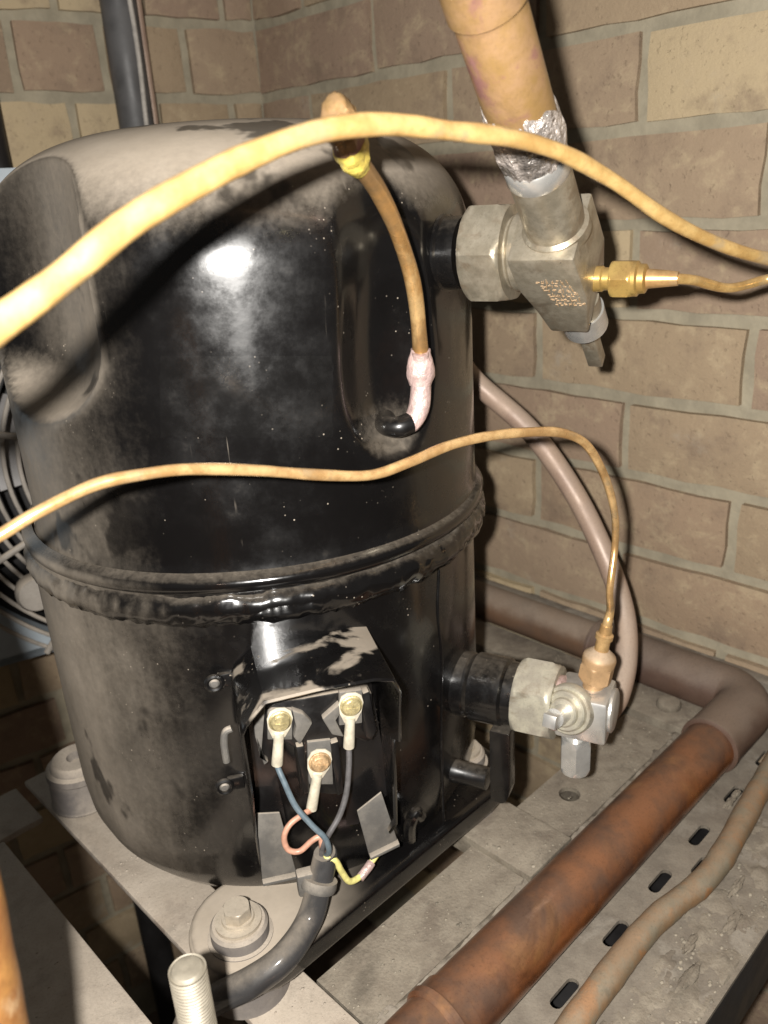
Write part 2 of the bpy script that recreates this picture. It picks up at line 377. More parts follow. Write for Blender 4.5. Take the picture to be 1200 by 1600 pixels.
def wall(name, label, D, N, length, rows, joints):
    root = thing(name, label, 'wall', CORNER+Z*-1.16)
    O = CORNER
    nx = int(length/.03); vs, fs = [], []
    zs = np.linspace(-1.16, .48, 56)
    for z in zs:
        for i in range(nx+1):
            p = O+D*(length*i/nx)+Z*z; vs.append(p+N*(.0012*mnoise.noise(Vector(p*40))))
    for j in range(len(zs)-1):
        for i in range(nx): a = j*(nx+1)+i; fs.append([a, a+1, a+nx+2, a+nx+1])
    # solid thickness behind the mortar face
    k = len(vs); W = .1
    for z in (-1.16, .48):
        for s in (0, length): vs.append(O+D*s+Z*z-N*W)
    fs += [[k, k+1, k+3, k+2]]
    mk('mortar', (vs, fs), M['mortar'], root, smooth=60)
    x, y, n = D, Z, N
    mat = Matrix(((x[0], y[0], n[0]), (x[1], y[1], n[1]), (x[2], y[2], n[2]))).to_4x4()
    for r in rows:
        z0 = .107+.075*r; js = joints(r)
        for s0, s1 in zip(js[:-1], js[1:]):
            a, b = max(s0, 0)+.0055, min(s1, length)-.0055
            if b-a < .02: continue
            L = round((b-a)/.004)*.004
            o = bpy.data.objects.new('brick', brick_mesh(L, .064+random.uniform(-.001, .001), random.randrange(5)))
            col.objects.link(o); o.parent = root
            p = O+D*((a+b)/2)+Z*(z0+.0375)+N*.0005-LOC[root]
            o.matrix_local = Matrix.Translation(Vector(p)) @ mat @ Matrix.Rotation(R(random.uniform(-.35, .35)), 4, 'Z')
def jr(r):
    o = .2 if r % 2 == 0 else .092
    return [o-.207]+[o+.207*i for i in range(5)]
def jl(r):
    o = 0.0 if r % 2 == 0 else -.05
    return [o+.0935*i for i in range(8)]
wall('brick_wall', 'brown and buff brick wall beside the compressor, in long stretchers', DR, NR, .95, range(-15, 5), jr)
wall('brick_wall', 'dim brick wall of short headers behind the grey conduit and fan guard', DL, NL, .62, range(-16, 5), jl)

# ================================================================ COMPRESSOR
AX = V(-.086, .566, 0); AL = V(-.091, .566, 0)
RU = .152; RL = .155; ZS = -.199
comp = thing('compressor', 'large black hermetic compressor with dusty dome and open terminal box', 'compressor', V(-.088, .566, -.46))
def carve(r, th, z, thd, half, depth, zb, sharp):
    """vertical round scoop in the shell; returns the new radius"""
    wd = RU*math.sin(half); dc = depth-RU*(1-math.cos(half)); rd = (wd*wd+dc*dc)/(2*dc)
    Rd = RU*math.cos(half)-dc+rd
    rd2 = rd
    if z < zb+.055:
        t = (zb+.055-z)/.055
        if t >= 1: return r
        rd2 = rd-(depth*1.08)*t**3
    d = (th-thd+math.pi) % (2*math.pi)-math.pi
    q = rd2*rd2-(Rd*math.sin(d))**2
    if q <= 0 or abs(d) > 1.2: return r
    rc = Rd*math.cos(d)-math.sqrt(q)
    h = max(0, min(1, .5+.5*(r-rc)/sharp))
    return r*(1-h)+rc*h-sharp*h*(1-h)
def upper_shell():
    zs_, zt = -.036, .0415; prof = []
    for z in np.linspace(ZS, zs_, 42)[:-1]: prof.append((z, RU))
    for t in np.linspace(0, math.pi/2, 46)[:-1]: prof.append((zs_+(zt-zs_)*math.sin(t)**(2/2.2), RU*math.cos(t)**(2/3.4)))
    seg = 220; vs, fs = [], []
    for z, r in prof:
        for i in range(seg):
            th = 2*math.pi*i/seg; q = r
            for td, half, dep, zb in ((R(-134), R(24), .036, -.112), (R(-51), R(11.5), .0165, -.140), (R(45), R(20), .026, -.11), (R(135), R(20), .026, -.11)):
                if td == R(-51):      # the shallow dent fades out upwards
                    up = max(0, min(1, (-.015-z)/.07)); dd = .0100+(dep-.0100)*up*up*(3-2*up)
                    q = carve(q, th, z, td, half*(.80+.2*up), dd*(1 if up > 0 else .99), zb, .012)
                else: q = carve(q, th, z, td, half, dep, zb, .0022)
            q = max(q, .002)
            if z < ZS+.016: q += .0035*(1-(z-ZS)/.016)**2
            vs.append(AX+V(q*math.cos(th), q*math.sin(th), z))
    n = len(prof)
    for j in range(n-1):
        for i in range(seg):
            k = (i+1) % seg; fs.append([j*seg+i, j*seg+k, (j+1)*seg+k, (j+1)*seg+i])
    c = len(vs); vs.append(AX+Z*zt)
    for i in range(seg): fs.append([(n-1)*seg+i, (n-1)*seg+(i+1) % seg, c])
    return vs, fs
mk('upper_shell', upper_shell(), M['shell'], comp, smooth=60)
prof = [(-.436, .118), (-.434, .131), (-.428, .141), (-.418, .148), (-.405, .1525), (-.385, .1545), (-.33, RL), (-.25, RL), (-.222, RL), (-.200, RL+.0012)]
mk('lower_shell', lathe(AL, Z, prof, 160), M['lower'], comp, smooth=60)
def weld():
    seg, ms = 420, 18; vs, fs = [], []; c = (AX+AL)/2
    for i in range(seg):
        th = 2*math.pi*i/seg; e = V(math.cos(th), math.sin(th), 0)
        lay = .5+.5*math.sin(th*88+2.5*mnoise.noise(Vector((th*9, 0, 3))))
        for j in range(ms):
            b = 2*math.pi*j/ms
            q = Vector((e[0]*9, e[1]*9, b*1.3))
            r = .0080*(1+.16*mnoise.noise(q*1.6)+.10*mnoise.noise(q*4.2)+.07*mnoise.noise(q*12)+.04*mnoise.noise(q*30))+.0005*lay*max(0, mnoise.noise(q*1.1+Vector((4, 0, 0)))+.4)
            vs.append(c+e*(RL-.0015+r*math.cos(b)*.95)+Z*(ZS-.0130+r*1.25*math.sin(b)+.0016*mnoise.noise(q*1.3)))
    for i in range(seg):
        k = (i+1) % seg
        for j in range(ms): l = (j+1) % ms; fs.append([i*ms+j, k*ms+j, k*ms+l, i*ms+l])
    return vs, fs
mk('weld_seam', weld(), M['weld'], comp, smooth=80)
c_ = (AX+AL)/2
mk('seam_flange', lathe(c_, Z, [(ZS-.004, RL+.0003), (ZS-.001, RL+.0042), (ZS+.0035, RL+.0050), (ZS+.0062, RL+.0036), (ZS+.0085, RU+.0008)], 200, caps=False), M['weld'], comp, smooth=60)
# vertical paint run on the lower shell
def on_low(u, v, off=0.0):
    d = ray(u, v); A = d[0]**2+d[1]**2; B = -2*(d[0]*AL[0]+d[1]*AL[1]); C = AL[0]**2+AL[1]**2-(RL+off)**2
    return d*((-B-math.sqrt(max(0, B*B-4*A*C)))/(2*A))
def on_up(u, v, off=0.0):
    d = ray(u, v); A = d[0]**2+d[1]**2; B = -2*(d[0]*AX[0]+d[1]*AX[1]); C = AX[0]**2+AX[1]**2-(RU+off)**2
    return d*((-B-math.sqrt(max(0, B*B-4*A*C)))/(2*A))
mk('shell_seam', tube([on_low(686, 890), on_low(684, 960), on_low(690, 1030), on_low(690, 1150), on_low(694, 1290)], .0011, 8, 8, 1, .8), M['enamel'], comp)
def patch(u0, v0, u1, v1, off, n=18):
    vs, fs = [], []
    for j in range(n+1):
        for i in range(n+1):
            u, v = u0+(u1-u0)*i/n, v0+(v1-v0)*j/n
            if i in (0, n): u += 5*mnoise.noise(Vector((v*.06, i, 2)))
            if j in (0, n): v += (2 if j == 0 else 14)*mnoise.noise(Vector((u*.05, j, 7)))
            vs.append(on_up(u, v, off))
    for j in range(n):
        for i in range(n): a = j*(n+1)+i; fs.append([a, a+1, a+n+2, a+n+1])
    return vs, fs
mk('sticker_residue', patch(250, 556, 520, 684, .00025), M['residue'], comp, smooth=80, label='faint rectangle of glue left by a peeled sticker')
# base feet: two pressed straps with rounded ends under the shell, lips turned down
def strap(a0, a1, b0, b1, z0, z1):
    m = (b0+b1)/2; rad = (b1-b0)/2; pl = []
    for k in range(13): t = math.pi/2+math.pi*k/12; pl.append((a0+rad+rad*math.cos(t), m+rad*math.sin(t)))
    for k in range(13): t = -math.pi/2+math.pi*k/12; pl.append((a1-rad+rad*math.cos(t), m+rad*math.sin(t)))
    return prism(pl, V(0, 0, 0), E1, E2, Z, z0, z1, .007, 4)
mk('base_foot', strap(.160, .430, .3125, .392, -.440, -.419), M['foot'], comp, smooth=50)
mk('base_foot', strap(.25, .436, .548, .62, -.440, -.419), M['foot'], comp, smooth=50)
# rubber mounts
def mount(a, b, bolt):
    if bolt:
        m = mk('rubber_mount', lathe(fr(a, b, -.458), Z, [(0, .027), (.006, .026), (.0175, .0255)], 40), M['rubber'], comp)
        p = fr(a, b, -.4192)
        mk('rubber_ring', lathe(p, Z, [(-.004, .0205), (.0008, .0200), (.0015, .0178), (.0085, .0176), (.0105, .0160), (.0105, .005)], 40), M['rubber'], m)
        mk('washer', lathe(p, Z, [(.0107, .0142), (.0130, .0142), (.0130, .005)], 40), M['boltm'], m)
        mk('bolt', join(hexnut(p, Z, .0140, .0225, .0088, phase=.3), lathe(p, Z, [(.0131, .0100), (.0148, .0096)], 30)), M['boltm'], m)
    else:
        p = fr(a, b, -.4575)
        m = mk('rubber_mount', lathe(p, Z, [(0, .0262), (.001, .0265), (.003, .0255), (.026, .0242), (.0275, .0254), (.0325, .0250), (.034, .0215), (.0385, .0200), (.040, .0182), (.040, .0075), (.033, .0068), (.033, .001)], 44), M['rubber'], comp)
    return m
pf = at_z(373, 1441, -.410); pl_ = at_z(119, 1185, -.420)
mount(*ab(pf), True); mount(*ab(pl_), False); mount(.402, .352, True); mount(.405, .585, True)
# ---- terminal box on the front
azb = R(-76); bn = V(math.cos(azb), math.sin(azb), 0); bt = V(-bn[1], bn[0], 0); BO = AL+bn*.155+Z*-.33
def bp(u, v, d): p = at_pl(u, v, BO+bn*d, bn); q = p-BO; return float(q@bt), float(q[2])
def bw(x, y, d): return BO+bt*x+Z*y+bn*d
def rounded(pts, rs, n=5):
    out = []; m = len(pts)
    for i in range(m):
        p, a, b = V(pts[i]), V(pts[i-1]), V(pts[(i+1) % m]); r = rs[i] if np.ndim(rs) else rs
        if r <= 0: out.append(tuple(p)); continue
        da, db = nrm(a-p), nrm(b-p); r = min(r, .45*np.linalg.norm(a-p), .45*np.linalg.norm(b-p))
        for k in range(n+1):
            t = k/n; out.append(tuple((1-t)**2*(p+da*r)+2*t*(1-t)*p+t*t*(p+db*r)))
    return out
XL, XR, YT = -.0400, .0455, .0935; TH = .0022
def hood():
    """roof and two cheeks in one bent sheet, deep at the top and shallow at the foot"""
    ipath = [(XL+.001, -.068), (XL, -.02), (XL, .03), (XL, YT-.017), (XL+.0025, YT-.0115), (XL+.0135, YT-.0005), (0, YT+.0008), (XR-.014, YT), (XR-.004, YT-.003), (XR, YT-.012), (XR, .046), (XR+.0005, .036), (XR+.0015, .0), (XR+.0015, -.038), (XR-.003, -.046)]
    dep = [.008, .020, .044, .054, .055, .055, .055, .055, .054, .053, .047, .030, .024, .018, .016]
    vs, fs = [], []; n = len(ipath)
    for (x, y), d in zip(ipath, dep):
        s = V(x-.003, y-.02); s = s/np.linalg.norm(s); xi, yi = x-s[0]*TH, y-s[1]*TH
        for (px, py, pd) in ((x, y, -.014), (x, y, d*.5), (x, y, d-.001), ((x+xi)/2, (y+yi)/2, d), (xi, yi, d-.001), (xi, yi, d*.5), (xi, yi, -.014)): vs.append(bw(px, py, pd))
    for j in range(n-1):
        for i in range(6): fs.append([j*7+i, j*7+i+1, (j+1)*7+i+1, (j+1)*7+i])
    fs.append(list(range(7))); fs.append([(n-1)*7+i for i in range(7)])
    return vs, fs
tb = mk('terminal_box', hood(), M['hood'], comp, smooth=40)
# ears and hooks on the left edge of the box
for (u, v) in ((335, 1069), (351, 1231)):
    x, y = bp(u, v, -.002)
    p = bw(x, y, -.006)
    e = mk('fixing_ear', join(torus(p+bn*.003, bn, .0043, .0016, 24, 8), box(BO, bt, Z, bn, x+.002, x+.012, y-.0045, y+.0045, -.007, -.003, .001)), M['enamel'], tb)
    mk('rivet', lathe(p, bn, [(.0, .0034), (.003, .0034), (.0045, .002), (.0047, .0005)], 16), M['tab'], e)
hk = [bp(362, 1138, .012), bp(352, 1144, .012), bp(350, 1162, .012), bp(354, 1190, .012)]
mk('hook', tube([bw(x, y, .012) for x, y in hk], .0021, 10, 6), M['tab'], tb)
x, y = bp(650, 1288, 0)
mk('hook', tube([on_low(641, 1310, .001), on_low(641, 1288, .006), on_low(649, 1270, .008), on_low(657, 1275, .007)], .0042, 10, 6), M['enamel'], tb)
# tongues at the foot of the box
def tongue(pix, d, lipd, name='bottom_tongue'):
    q = [bp(u, v, d) for u, v in pix]
    m1 = prism(q, BO, bt, Z, bn, d-.0015, d, .0005)
    (x3, y3), (x2, y2) = q[3], q[2]
    m2 = prism([(x3, y3), (x2, y2), (x2, y2+.0022), (x3, y3+.0022)], BO, bt, Z, bn, d-.001, d+lipd, .0004)
    return mk(name, join(m1, m2), M['tab'], tb)
tongue([(400, 1272), (437, 1270), (464, 1366), (410, 1378)], .012, .004)
tongue([(558, 1268), (596, 1238), (622, 1316), (577, 1338)], .012, .004)
# black terminal block
TB = .010
def ppoly(pix, d): return [bp(u, v, d) for u, v in pix]
blk = ppoly([(398, 1112), (420, 1098), (470, 1092), (560, 1076), (582, 1084), (586, 1150), (572, 1160), (548, 1150), (530, 1172), (537, 1240), (520, 1242), (470, 1236), (462, 1170), (445, 1160), (425, 1190), (410, 1184)], TB)
tblk = mk('terminal_block', prism(blk, BO, bt, Z, bn, -.006, TB, .0012, 2), M['plastic'], tb)
mk('back_plate', prism(ppoly([(386, 1110), (580, 1062), (610, 1240), (560, 1290), (470, 1300), (405, 1280)], 0), BO, bt, Z, bn, -.008, -.0015), M['plastic'], tb)
for pix in ([(394, 1106), (414, 1102), (408, 1180), (420, 1188), (412, 1194), (398, 1150)],
            [(456, 1108), (474, 1114), (488, 1128), (468, 1162), (458, 1150), (462, 1134)],
            [(503, 1122), (530, 1098), (531, 1114), (524, 1124), (537, 1150), (518, 1146)],
            [(566, 1082), (576, 1078), (588, 1140), (580, 1156), (570, 1150)],
            [(516, 1160), (528, 1156), (537, 1236), (527, 1242)],
            [(462, 1165), (474, 1163), (484, 1236), (474, 1240)]):
    mk('block_rib', prism(ppoly(pix, TB+.003), BO, bt, Z, bn, TB-.002, TB+.0045, .0009, 2), M['tab'] if pix[0][0] in (394, 456, 503) else M['plastic'], tblk)
for pix in ([(418, 1108), (457, 1108), (457, 1156), (418, 1156)], [(530, 1082), (566, 1078), (566, 1130), (530, 1134)], [(480, 1160), (517, 1156), (521, 1226), (482, 1226)]):
    mk('terminal_pad', prism(ppoly(pix, TB+.002), BO, bt, Z, bn, TB-.003, TB+.002, .0006), M['tab'], tblk)
LUGS = {}
for nm, (u, v), (uu, vv), sm in (('a', (437, 1125), (433, 1193), 'yscrew'), ('b', (548, 1101), (545, 1166), 'yscrew'), ('c', (499, 1189), (487, 1262), 'rusty')):
    d = TB+.0035
    SC = 1.2; q = bw(*bp(u, v, d), d); e = bw(*bp(uu, vv, d), d); ax = nrm(e-q); sx = nrm(np.cross(bn, ax)); L = float(np.linalg.norm(e-q))
    pl2 = [(-.0062, -.001), (-.0055, .004), (-.0030, .0095), (.0030, .0095), (.0055, .004), (.0062, -.001), (.005, -.005), (.0022, -.0068), (-.0022, -.0068), (-.005, -.005)]
    lug = mk('ring_terminal', join(prism([(x_*SC, y_*SC) for x_, y_ in pl2], q, sx, ax, bn, -.0006, .0008, .0003),
             tube([q+ax*.0085, q+ax*.012, q+ax*.0125+bn*.0003, q+ax*(L-.001), q+ax*L], [.0030, .0032, .0030, .0034, .0031], 12, 3, 1.0)), M['tin'], tblk)
    scw = join(lathe(q, bn, [(.0006, .0066), (.0018, .0066), (.0022, .0058), (.0032, .0056), (.0042, .0046), (.0045, .001)], 28),
               box(q, sx, ax, bn, -.0032, .0032, -.0004, .0004, .0040, .0049, .0002), box(q, sx, ax, bn, -.0004, .0004, -.0032, .0032, .0040, .0049, .0002))
    mk('terminal_screw', scw, M[sm], tblk)
    LUGS[nm] = e
# ---- stub tubes on the shell
def stub_axis(u, v, az, cyl):
    p = cyl(u, v); d = V(math.cos(R(az)), math.sin(R(az)), 0); return p, d
A1 = V(math.cos(R(-30)), math.sin(R(-30)), 0); c1 = AX+A1*(RU-.012)
# height of the axis so that it runs through the middle of the nut
P1 = c1.copy()
for _ in range(20):
    t = along(765, P1, A1); q = P1+A1*t; P1[2] += -(395-proj(q)[1])/F*np.linalg.norm(q)
mk('suction_stub', lathe(P1, A1, [(-.01, .0215), (along(686, P1, A1), .0215), (along(700, P1, A1), .0213), (along(703, P1, A1), .0200), (along(728, P1, A1), .0200)], 48), M['enamel'], comp)
A2 = V(math.cos(R(-27)), math.sin(R(-27)), 0); P2 = AL+A2*(RL-.012)
P2[2] = -.3
for _ in range(20):
    t = along(757, P2, A2); q = P2+A2*t; P2[2] += -(1074-proj(q)[1])/F*np.linalg.norm(q)
s_ = lambda u: along(u, P2, A2)
mk('discharge_stub', lathe(P2, A2, [(-.02, .0225), (s_(735), .0225), (s_(738), .0215), (s_(742), .0225), (s_(745), .0235), (s_(792), .0235), (s_(796), .0215), (s_(812), .0215)], 48), M['enamel'], comp)
# ---- handle bracket under the discharge stub
q0 = on_low(712, 1204); hz = q0[2]
hA = A2
mk('bracket_pin', lathe(q0-hA*.01, hA, [(0, .0085), (.012, .0085), (.0135, .0078), (.034, .0078)], 24), M['enamel'], comp)
pb = along(784, q0, hA); perp = np.cross(Z, hA)
if perp[1] > 0: perp = -perp
mk('bracket_plate', prism(rounded([(-.006, -.0115), (.004, -.0125), (.0075, -.004), (.0075, .046), (-.006, .046)], [.002, .005, .004, .001, .001]), q0+hA*pb, hA, Z, perp, -.006, .007, .0018, 3), M['enamel'], comp)
# ---- process tube that climbs out of the right dent
PT = [(603, 664, -.002), (622, 667, .006), (643, 660, .009), (655, 635, .010), (658, 590, .011), (655, 520, .014), (645, 440, .018), (620, 360, .026), (592, 300, .036), (562, 254, .050), (545, 215, .060), (527, 185, .068)]
def offs(u, v, o):
    d = ray(u, v); A = d[0]**2+d[1]**2; B = -2*(d[0]*AX[0]+d[1]*AX[1]); C = AX[0]**2+AX[1]**2-(RU+o)**2
    return d*((-B-math.sqrt(max(0, B*B-4*A*C)))/(2*A))
pts = [offs(*q) for q in PT]
pt_ = mk('process_tube', tube(pts[3:11], [.0052, .0048, .0042, .0042, .0040, .0042, .0044, .0046], 20, 10, 1, .06), M['proc'], comp)
mk('tube_socket', tube([pts[0]+V(0, .012, 0), pts[0], pts[1], pts[2]-V(.0005, 0, 0)], .0058, 20, 8), M['enamel'], pt_)
mk('annealed_end', tube([pts[2]-V(.003, 0, -.0002), pts[2], pts[3], pts[4], pts[5]+V(.0002, 0, -.01)], [.0054, .0056, .0056, .0051, .0045], 20, 10, 1, .12), M['pinkcu'], pt_)
mk('braze_collar', tube([offs(656, 603, .011), offs(657, 585, .011), offs(657, 565, .0115), offs(657, 545, .012)], [.0050, .0068, .0065, .0052], 24, 8, 1, .25, None, .12), M['pinkcu'], pt_)
mk('crimped_collar', tube([offs(564, 262, .049), offs(556, 248, .052), offs(549, 232, .055), offs(543, 216, .058)], [.0050, .0075, .0090, .0085], 24, 8, .8, .15, None, .12), M['gold'], pt_)
mk('sealed_tip', tube([offs(545, 222, .058), offs(536, 196, .063), offs(527, 178, .067), offs(521, 165, .069), offs(518, 160, .070)], [.0085, .0086, .0090, .0072, .0030], 24, 8, .8, .3, None, .2), M['suct'], pt_)

# ================================================================ SUCTION VALVE (upper)
t868 = along(868, P1, A1); O1 = P1+A1*t868
dep = O1[1]
pb_ = at(862, 340, dep); kk = min(np.linspace(.7, 1, 601), key=lambda q: abs(nrm(at(757, 0, dep*q)-pb_)@A1)); pa = at(757, 0, dep*kk)
PD = nrm(pa-pb_); PD = nrm(PD-A1*(PD@A1)); ND = nrm(np.cross(A1, PD));
if ND[1] > 0: ND = -ND
sv = thing('suction_valve', 'upper nickel service valve with stamped face under the thick copper pipe', 'valve', O1)
a = lambda u: along(u, P1, A1)-t868
mk('union_nut', hexnut(O1, A1, a(741), a(804), .0285, up=PD, phase=R(12)), M['nickel'], sv, label='hexagonal union nut with worn top flat')
mk('neck', lathe(O1, A1, [(a(800), .020), (a(806), .0185), (a(812), .0205), (a(822), .0205), (a(830), .018), (a(850), .018)], 40), M['nickel'], sv)
s0, s1 = a(820), a(922)
SA = a(880); sp_ = O1+A1*SA                       # outlet axis crosses the valve axis here
def hv(v):                                        # height on the outlet axis that stands at picture row v
    lo_, hi = -.16, .3
    for _ in range(60):
        m = (lo_+hi)/2
        if proj(sp_+PD*m)[1] > v: lo_ = m
        else: hi = m
    return (lo_+hi)/2
PB = hv(470)
poly = [(s0, .0195), (s1, .0195), (s1+.001, -.014), (s1-.004, PB), (SA-.011, PB), (s0+.006, PB*.55), (s0, -.004)]
mk('valve_body', prism(poly, O1, A1, PD, ND, -.021, .0215, .0016, 2), M['nickel'], sv, smooth=30)
# worn raised characters stamped in rows on the front face
tv, tf = [], []
rng = random.Random(3)
for ri in range(6):
    y0 = .0035-ri*.0037
    for ci in range(7):
        x0 = s0+.0125+ri*.0012+ci*.0025
        for st in range(3):
            xa, ya = x0+rng.uniform(0, .0015), y0-rng.uniform(0, .0024)
            if rng.random() < .5: m = box(O1, A1, PD, ND, xa-.0007, xa+.0007, ya-.00013, ya+.00013, .0212, .0218)
            else: m = box(O1, A1, PD, ND, xa-.00013, xa+.00013, ya-.0009, ya+.0009, .0212, .0218)
            k = len(tv); tv += m[0]; tf += [[i+k for i in f] for f in m[1]]
mk('stamped_text', (tv, tf), M['brass2'], sv, smooth=0, kind='stuff', label='worn rows of stamped characters')
h0, h1, h2 = .019, hv(272), hv(246)
mk('pipe_socket', lathe(sp_, PD, [(h0-.004, .0175), (h0+.0015, .0172), (h0+.003, .0152), (h1, .0150), (h1+.001, .0150)], 44), M['nickel'], sv)
mk('socket_lip', lathe(sp_, PD, [(h1+.001, .0152), (h1+.0016, .0156), (h2, .0156), (h2+.001, .0150), (h2+.001, .012)], 44), M['bright'], sv, label='bright scraped lip of the socket')
g0, g1, g2 = hv(484), hv(508), hv(564)
mk('stem_collar', lathe(sp_, PD, [(PB+.002, .0118), (g0-.0008, .0118)], 32), M['nickel'], sv)
mk('stem_ring', lathe(sp_, PD, [(g0, .0130), (g1, .0130), (g1-.0015, .0118), (g1-.0015, .006)], 36), M['bright'], sv)
mk('valve_stem', join(lathe(sp_, PD, [(g1-.0005, .0085), (g1-.0035, .0070), (g1-.0045, .0052), (g1-.009, .0052)], 24), box(sp_, A1, ND, PD, -.0046, .0046, -.0046, .0046, g2, g1-.008, .0008)), M['nickel'], sv)
# gauge fitting on the right face
gz = O1+A1*s1+PD*-.019+ND*.003
tg = lambda u: along(u, gz, A1)
gp = gz.copy()
mk('flare_neck', lathe(gp, A1, [(-.004, .0068), (.004, .0068), (.005, .0060), (.009, .0060)], 24), M['brass'], sv)
mk('flare_nut', join(hexnut(gp, A1, .009, .0205, .0105, up=PD, phase=.2), lathe(gp, A1, [(.0200, .0092), (.0225, .0092), (.0235, .0078), (.0265, .0076), (.0275, .0060)], 28)), M['brass'], sv)
mk('flare_sleeve', lathe(gp, A1, [(.0270, .0052), (.040, .0040), (.043, .0036)], 20), M['cap2'], sv)
GEND = gp+A1*.042

# thick copper suction pipe leaning out of the socket
cp = thing('suction_pipe', 'thick heat tinted copper pipe rising at an angle from the upper valve', 'pipe', sp_+PD*.05)
hc = hv(12)
mk('pipe_wall', lathe(sp_, PD, [(h2-.004, .0142), (h2+.014, .0150), (h2+.022, .0151), (hc-.004, .0150), (hc-.002, .0143), (hc, .0143), (hc+.0018, .0164), (hc+.17, .0164)], 56), M['suct'], cp, smooth=30)
def scab():
    vs, fs = [], []; seg, n = 64, 26; x, y, d = basis(PD)
    for j in range(n):
        for i in range(seg):
            th = 2*math.pi*i/seg; e = x*math.cos(th)+y*math.sin(th)
            lim = .0065*mnoise.noise(Vector((e[0]*1.8, e[1]*1.8, e[2]*1.8)))
            h = h2-.001+(hv(160)-h2+lim*2.0)*j/(n-1)
            q = Vector(e*24+d*h*900*.04); tt = j/(n-1)
            r = .0148+.0005*tt+.0012*math.sin(math.pi*tt)+.0011*mnoise.noise(q*1.0)+.0008*mnoise.noise(q*2.4)
            if j in (0, n-1): r = .0138 if j == 0 else .0147
            vs.append(sp_+d*h+e*r)
    for j in range(n-1):
        for i in range(seg): k = (i+1) % seg; fs.append([j*seg+i, j*seg+k, (j+1)*seg+k, (j+1)*seg+i])
    return vs, fs
mk('braze_joint', scab(), M['braze'], cp, smooth=50, label='rough silvery braze around the joint')

# ================================================================ DISCHARGE VALVE (lower)
t900 = along(903, P2, A2); O2 = P2+A2*t900
dv = thing('discharge_valve', 'lower plated service valve with square stem, between black stub and brown tube', 'valve', O2)
b = lambda u: along(u, P2, A2)-t900
mk('union_nut', hexnut(O2, A2, b(812), b(872), .0278, up=Z, phase=R(22)), M['cream'], dv)
mk('neck', lathe(O2, A2, [(b(866), .016), (b(872), .0185), (b(878), .0185), (b(884), .014), (.0, .014)], 36), M['pinkcu'], dv)
H = nrm(V(A2[1], -A2[0], 0))                 # points from the valve towards the viewer
if H[1] > 0: H = -H
mk('valve_body', box(O2, A2, Z, H, b(874), b(874)+.0335, -.0165, .015, -.018, .014, .0025, 2), M['bright'], dv)
oc = O2+A2*(b(874)+.0115)+Z*.002
sd = nrm(H*.9+Z*.26-A2*.16)
mk('gland_ring', lathe(oc, sd, [(.010, .0165), (.0150, .0165), (.0165, .0155), (.0165, .0135), (.0195, .0130), (.0205, .0120), (.0205, .0095), (.0235, .0092), (.0245, .0082), (.0245, .004)], 44), M['cream'], dv)
mk('valve_stem', join(lathe(oc, sd, [(.022, .0062), (.036, .0062)], 24), box(oc, nrm(np.cross(Z, sd)), np.cross(sd, nrm(np.cross(Z, sd))), sd, -.0043, .0043, -.0043, .0043, .0355, .044, .0006)), M['bright'], dv)
tp = O2+A2*(b(874)+.0185)-H*.004
TZ = nrm(Z+RT*.16)
mk('flare_nut', join(lathe(tp, TZ, [(.012, .0068), (.018, .0068), (.0185, .0085), (.0205, .0088)], 24), hexnut(tp, TZ, .0200, .0325, .0112, phase=.5), lathe(tp, TZ, [(.0318, .0105), (.036, .0108), (.0385, .0100), (.041, .0070), (.0425, .0052)], 28)), M['brass2'], dv)
mk('flare_sleeve', lathe(tp, TZ, [(.042, .0046), (.050, .0044), (.0505, .0056), (.0535, .0056), (.0545, .0042), (.060, .0036)], 20), M['cap2'], dv)
bp_ = O2+A2*(b(874)+.0125)+H*.004
mk('cap_nut', join(lathe(bp_, -Z, [(.012, .007), (.020, .0068), (.021, .009)], 24), hexnut(bp_, -Z, .0200, .0470, .0108, phase=.2)), M['bright'], dv)
ed = O2+A2*(b(874)+.033)
mk('outlet_disc', lathe(ed-H*.004, A2, [(-.004, .0145), (.002, .0145), (.003, .0125), (.003, .006)], 36), M['bright'], dv)

# brown discharge tube rising behind the valve and round the back of the shell
ox = ed-H*.012+A2*-.002
hp = [at(640, 500, .70), at(700, 545, .69), at(745, 598, .675), at(830, 675, .655), at(900, 775, .635), at(950, 880, .61), at(975, 960, .585), at(978, 1030, .56), at(966, 1085, .54), at(950, 1112, .53)]
mk('discharge_tube', tube(hp, .0088, 22, 10), M['hose'], label='brown tube curving down the wall to the lower valve', cat='tube')

# ================================================================ CAPILLARY TUBES
c1p = [(-260, 640, .17), (-120, 585, .185), (0, 505, .205), (100, 432, .22), (200, 350, .235), (300, 290, .25), (400, 240, .265), (500, 205, .28), (600, 194, .295), (700, 204, .31), (800, 216, .325), (880, 240, .338), (960, 284, .35), (1040, 340, .362), (1120, 380, .374), (1200, 404, .386), (1290, 412, .40), (1350, 412, .42), (1340, 415, .435), (1270, 425, .445)]
c1w = [at(*q) for q in c1p]+[at(1200, 436, GEND[1]+.03), at(1140, 450, GEND[1]+.022), at(1085, 438, GEND[1]+.006), GEND-A1*.001]
mk('copper_capillary', tube(c1w, [.0042]*5+[.0040, .0038, .0036, .0035, .0033, .0032, .0031, .0030, .0029, .0028, .0028, .0028, .0028, .0028, .0027, .0026, .0026, .0027, .0030], 18, 12, 1, .12, None, .03), M['cap1'], label='thick yellow copper tube sweeping across the top from left edge to upper valve', cat='copper tube')
TPE = tp+TZ*.059; ty = TPE[1]
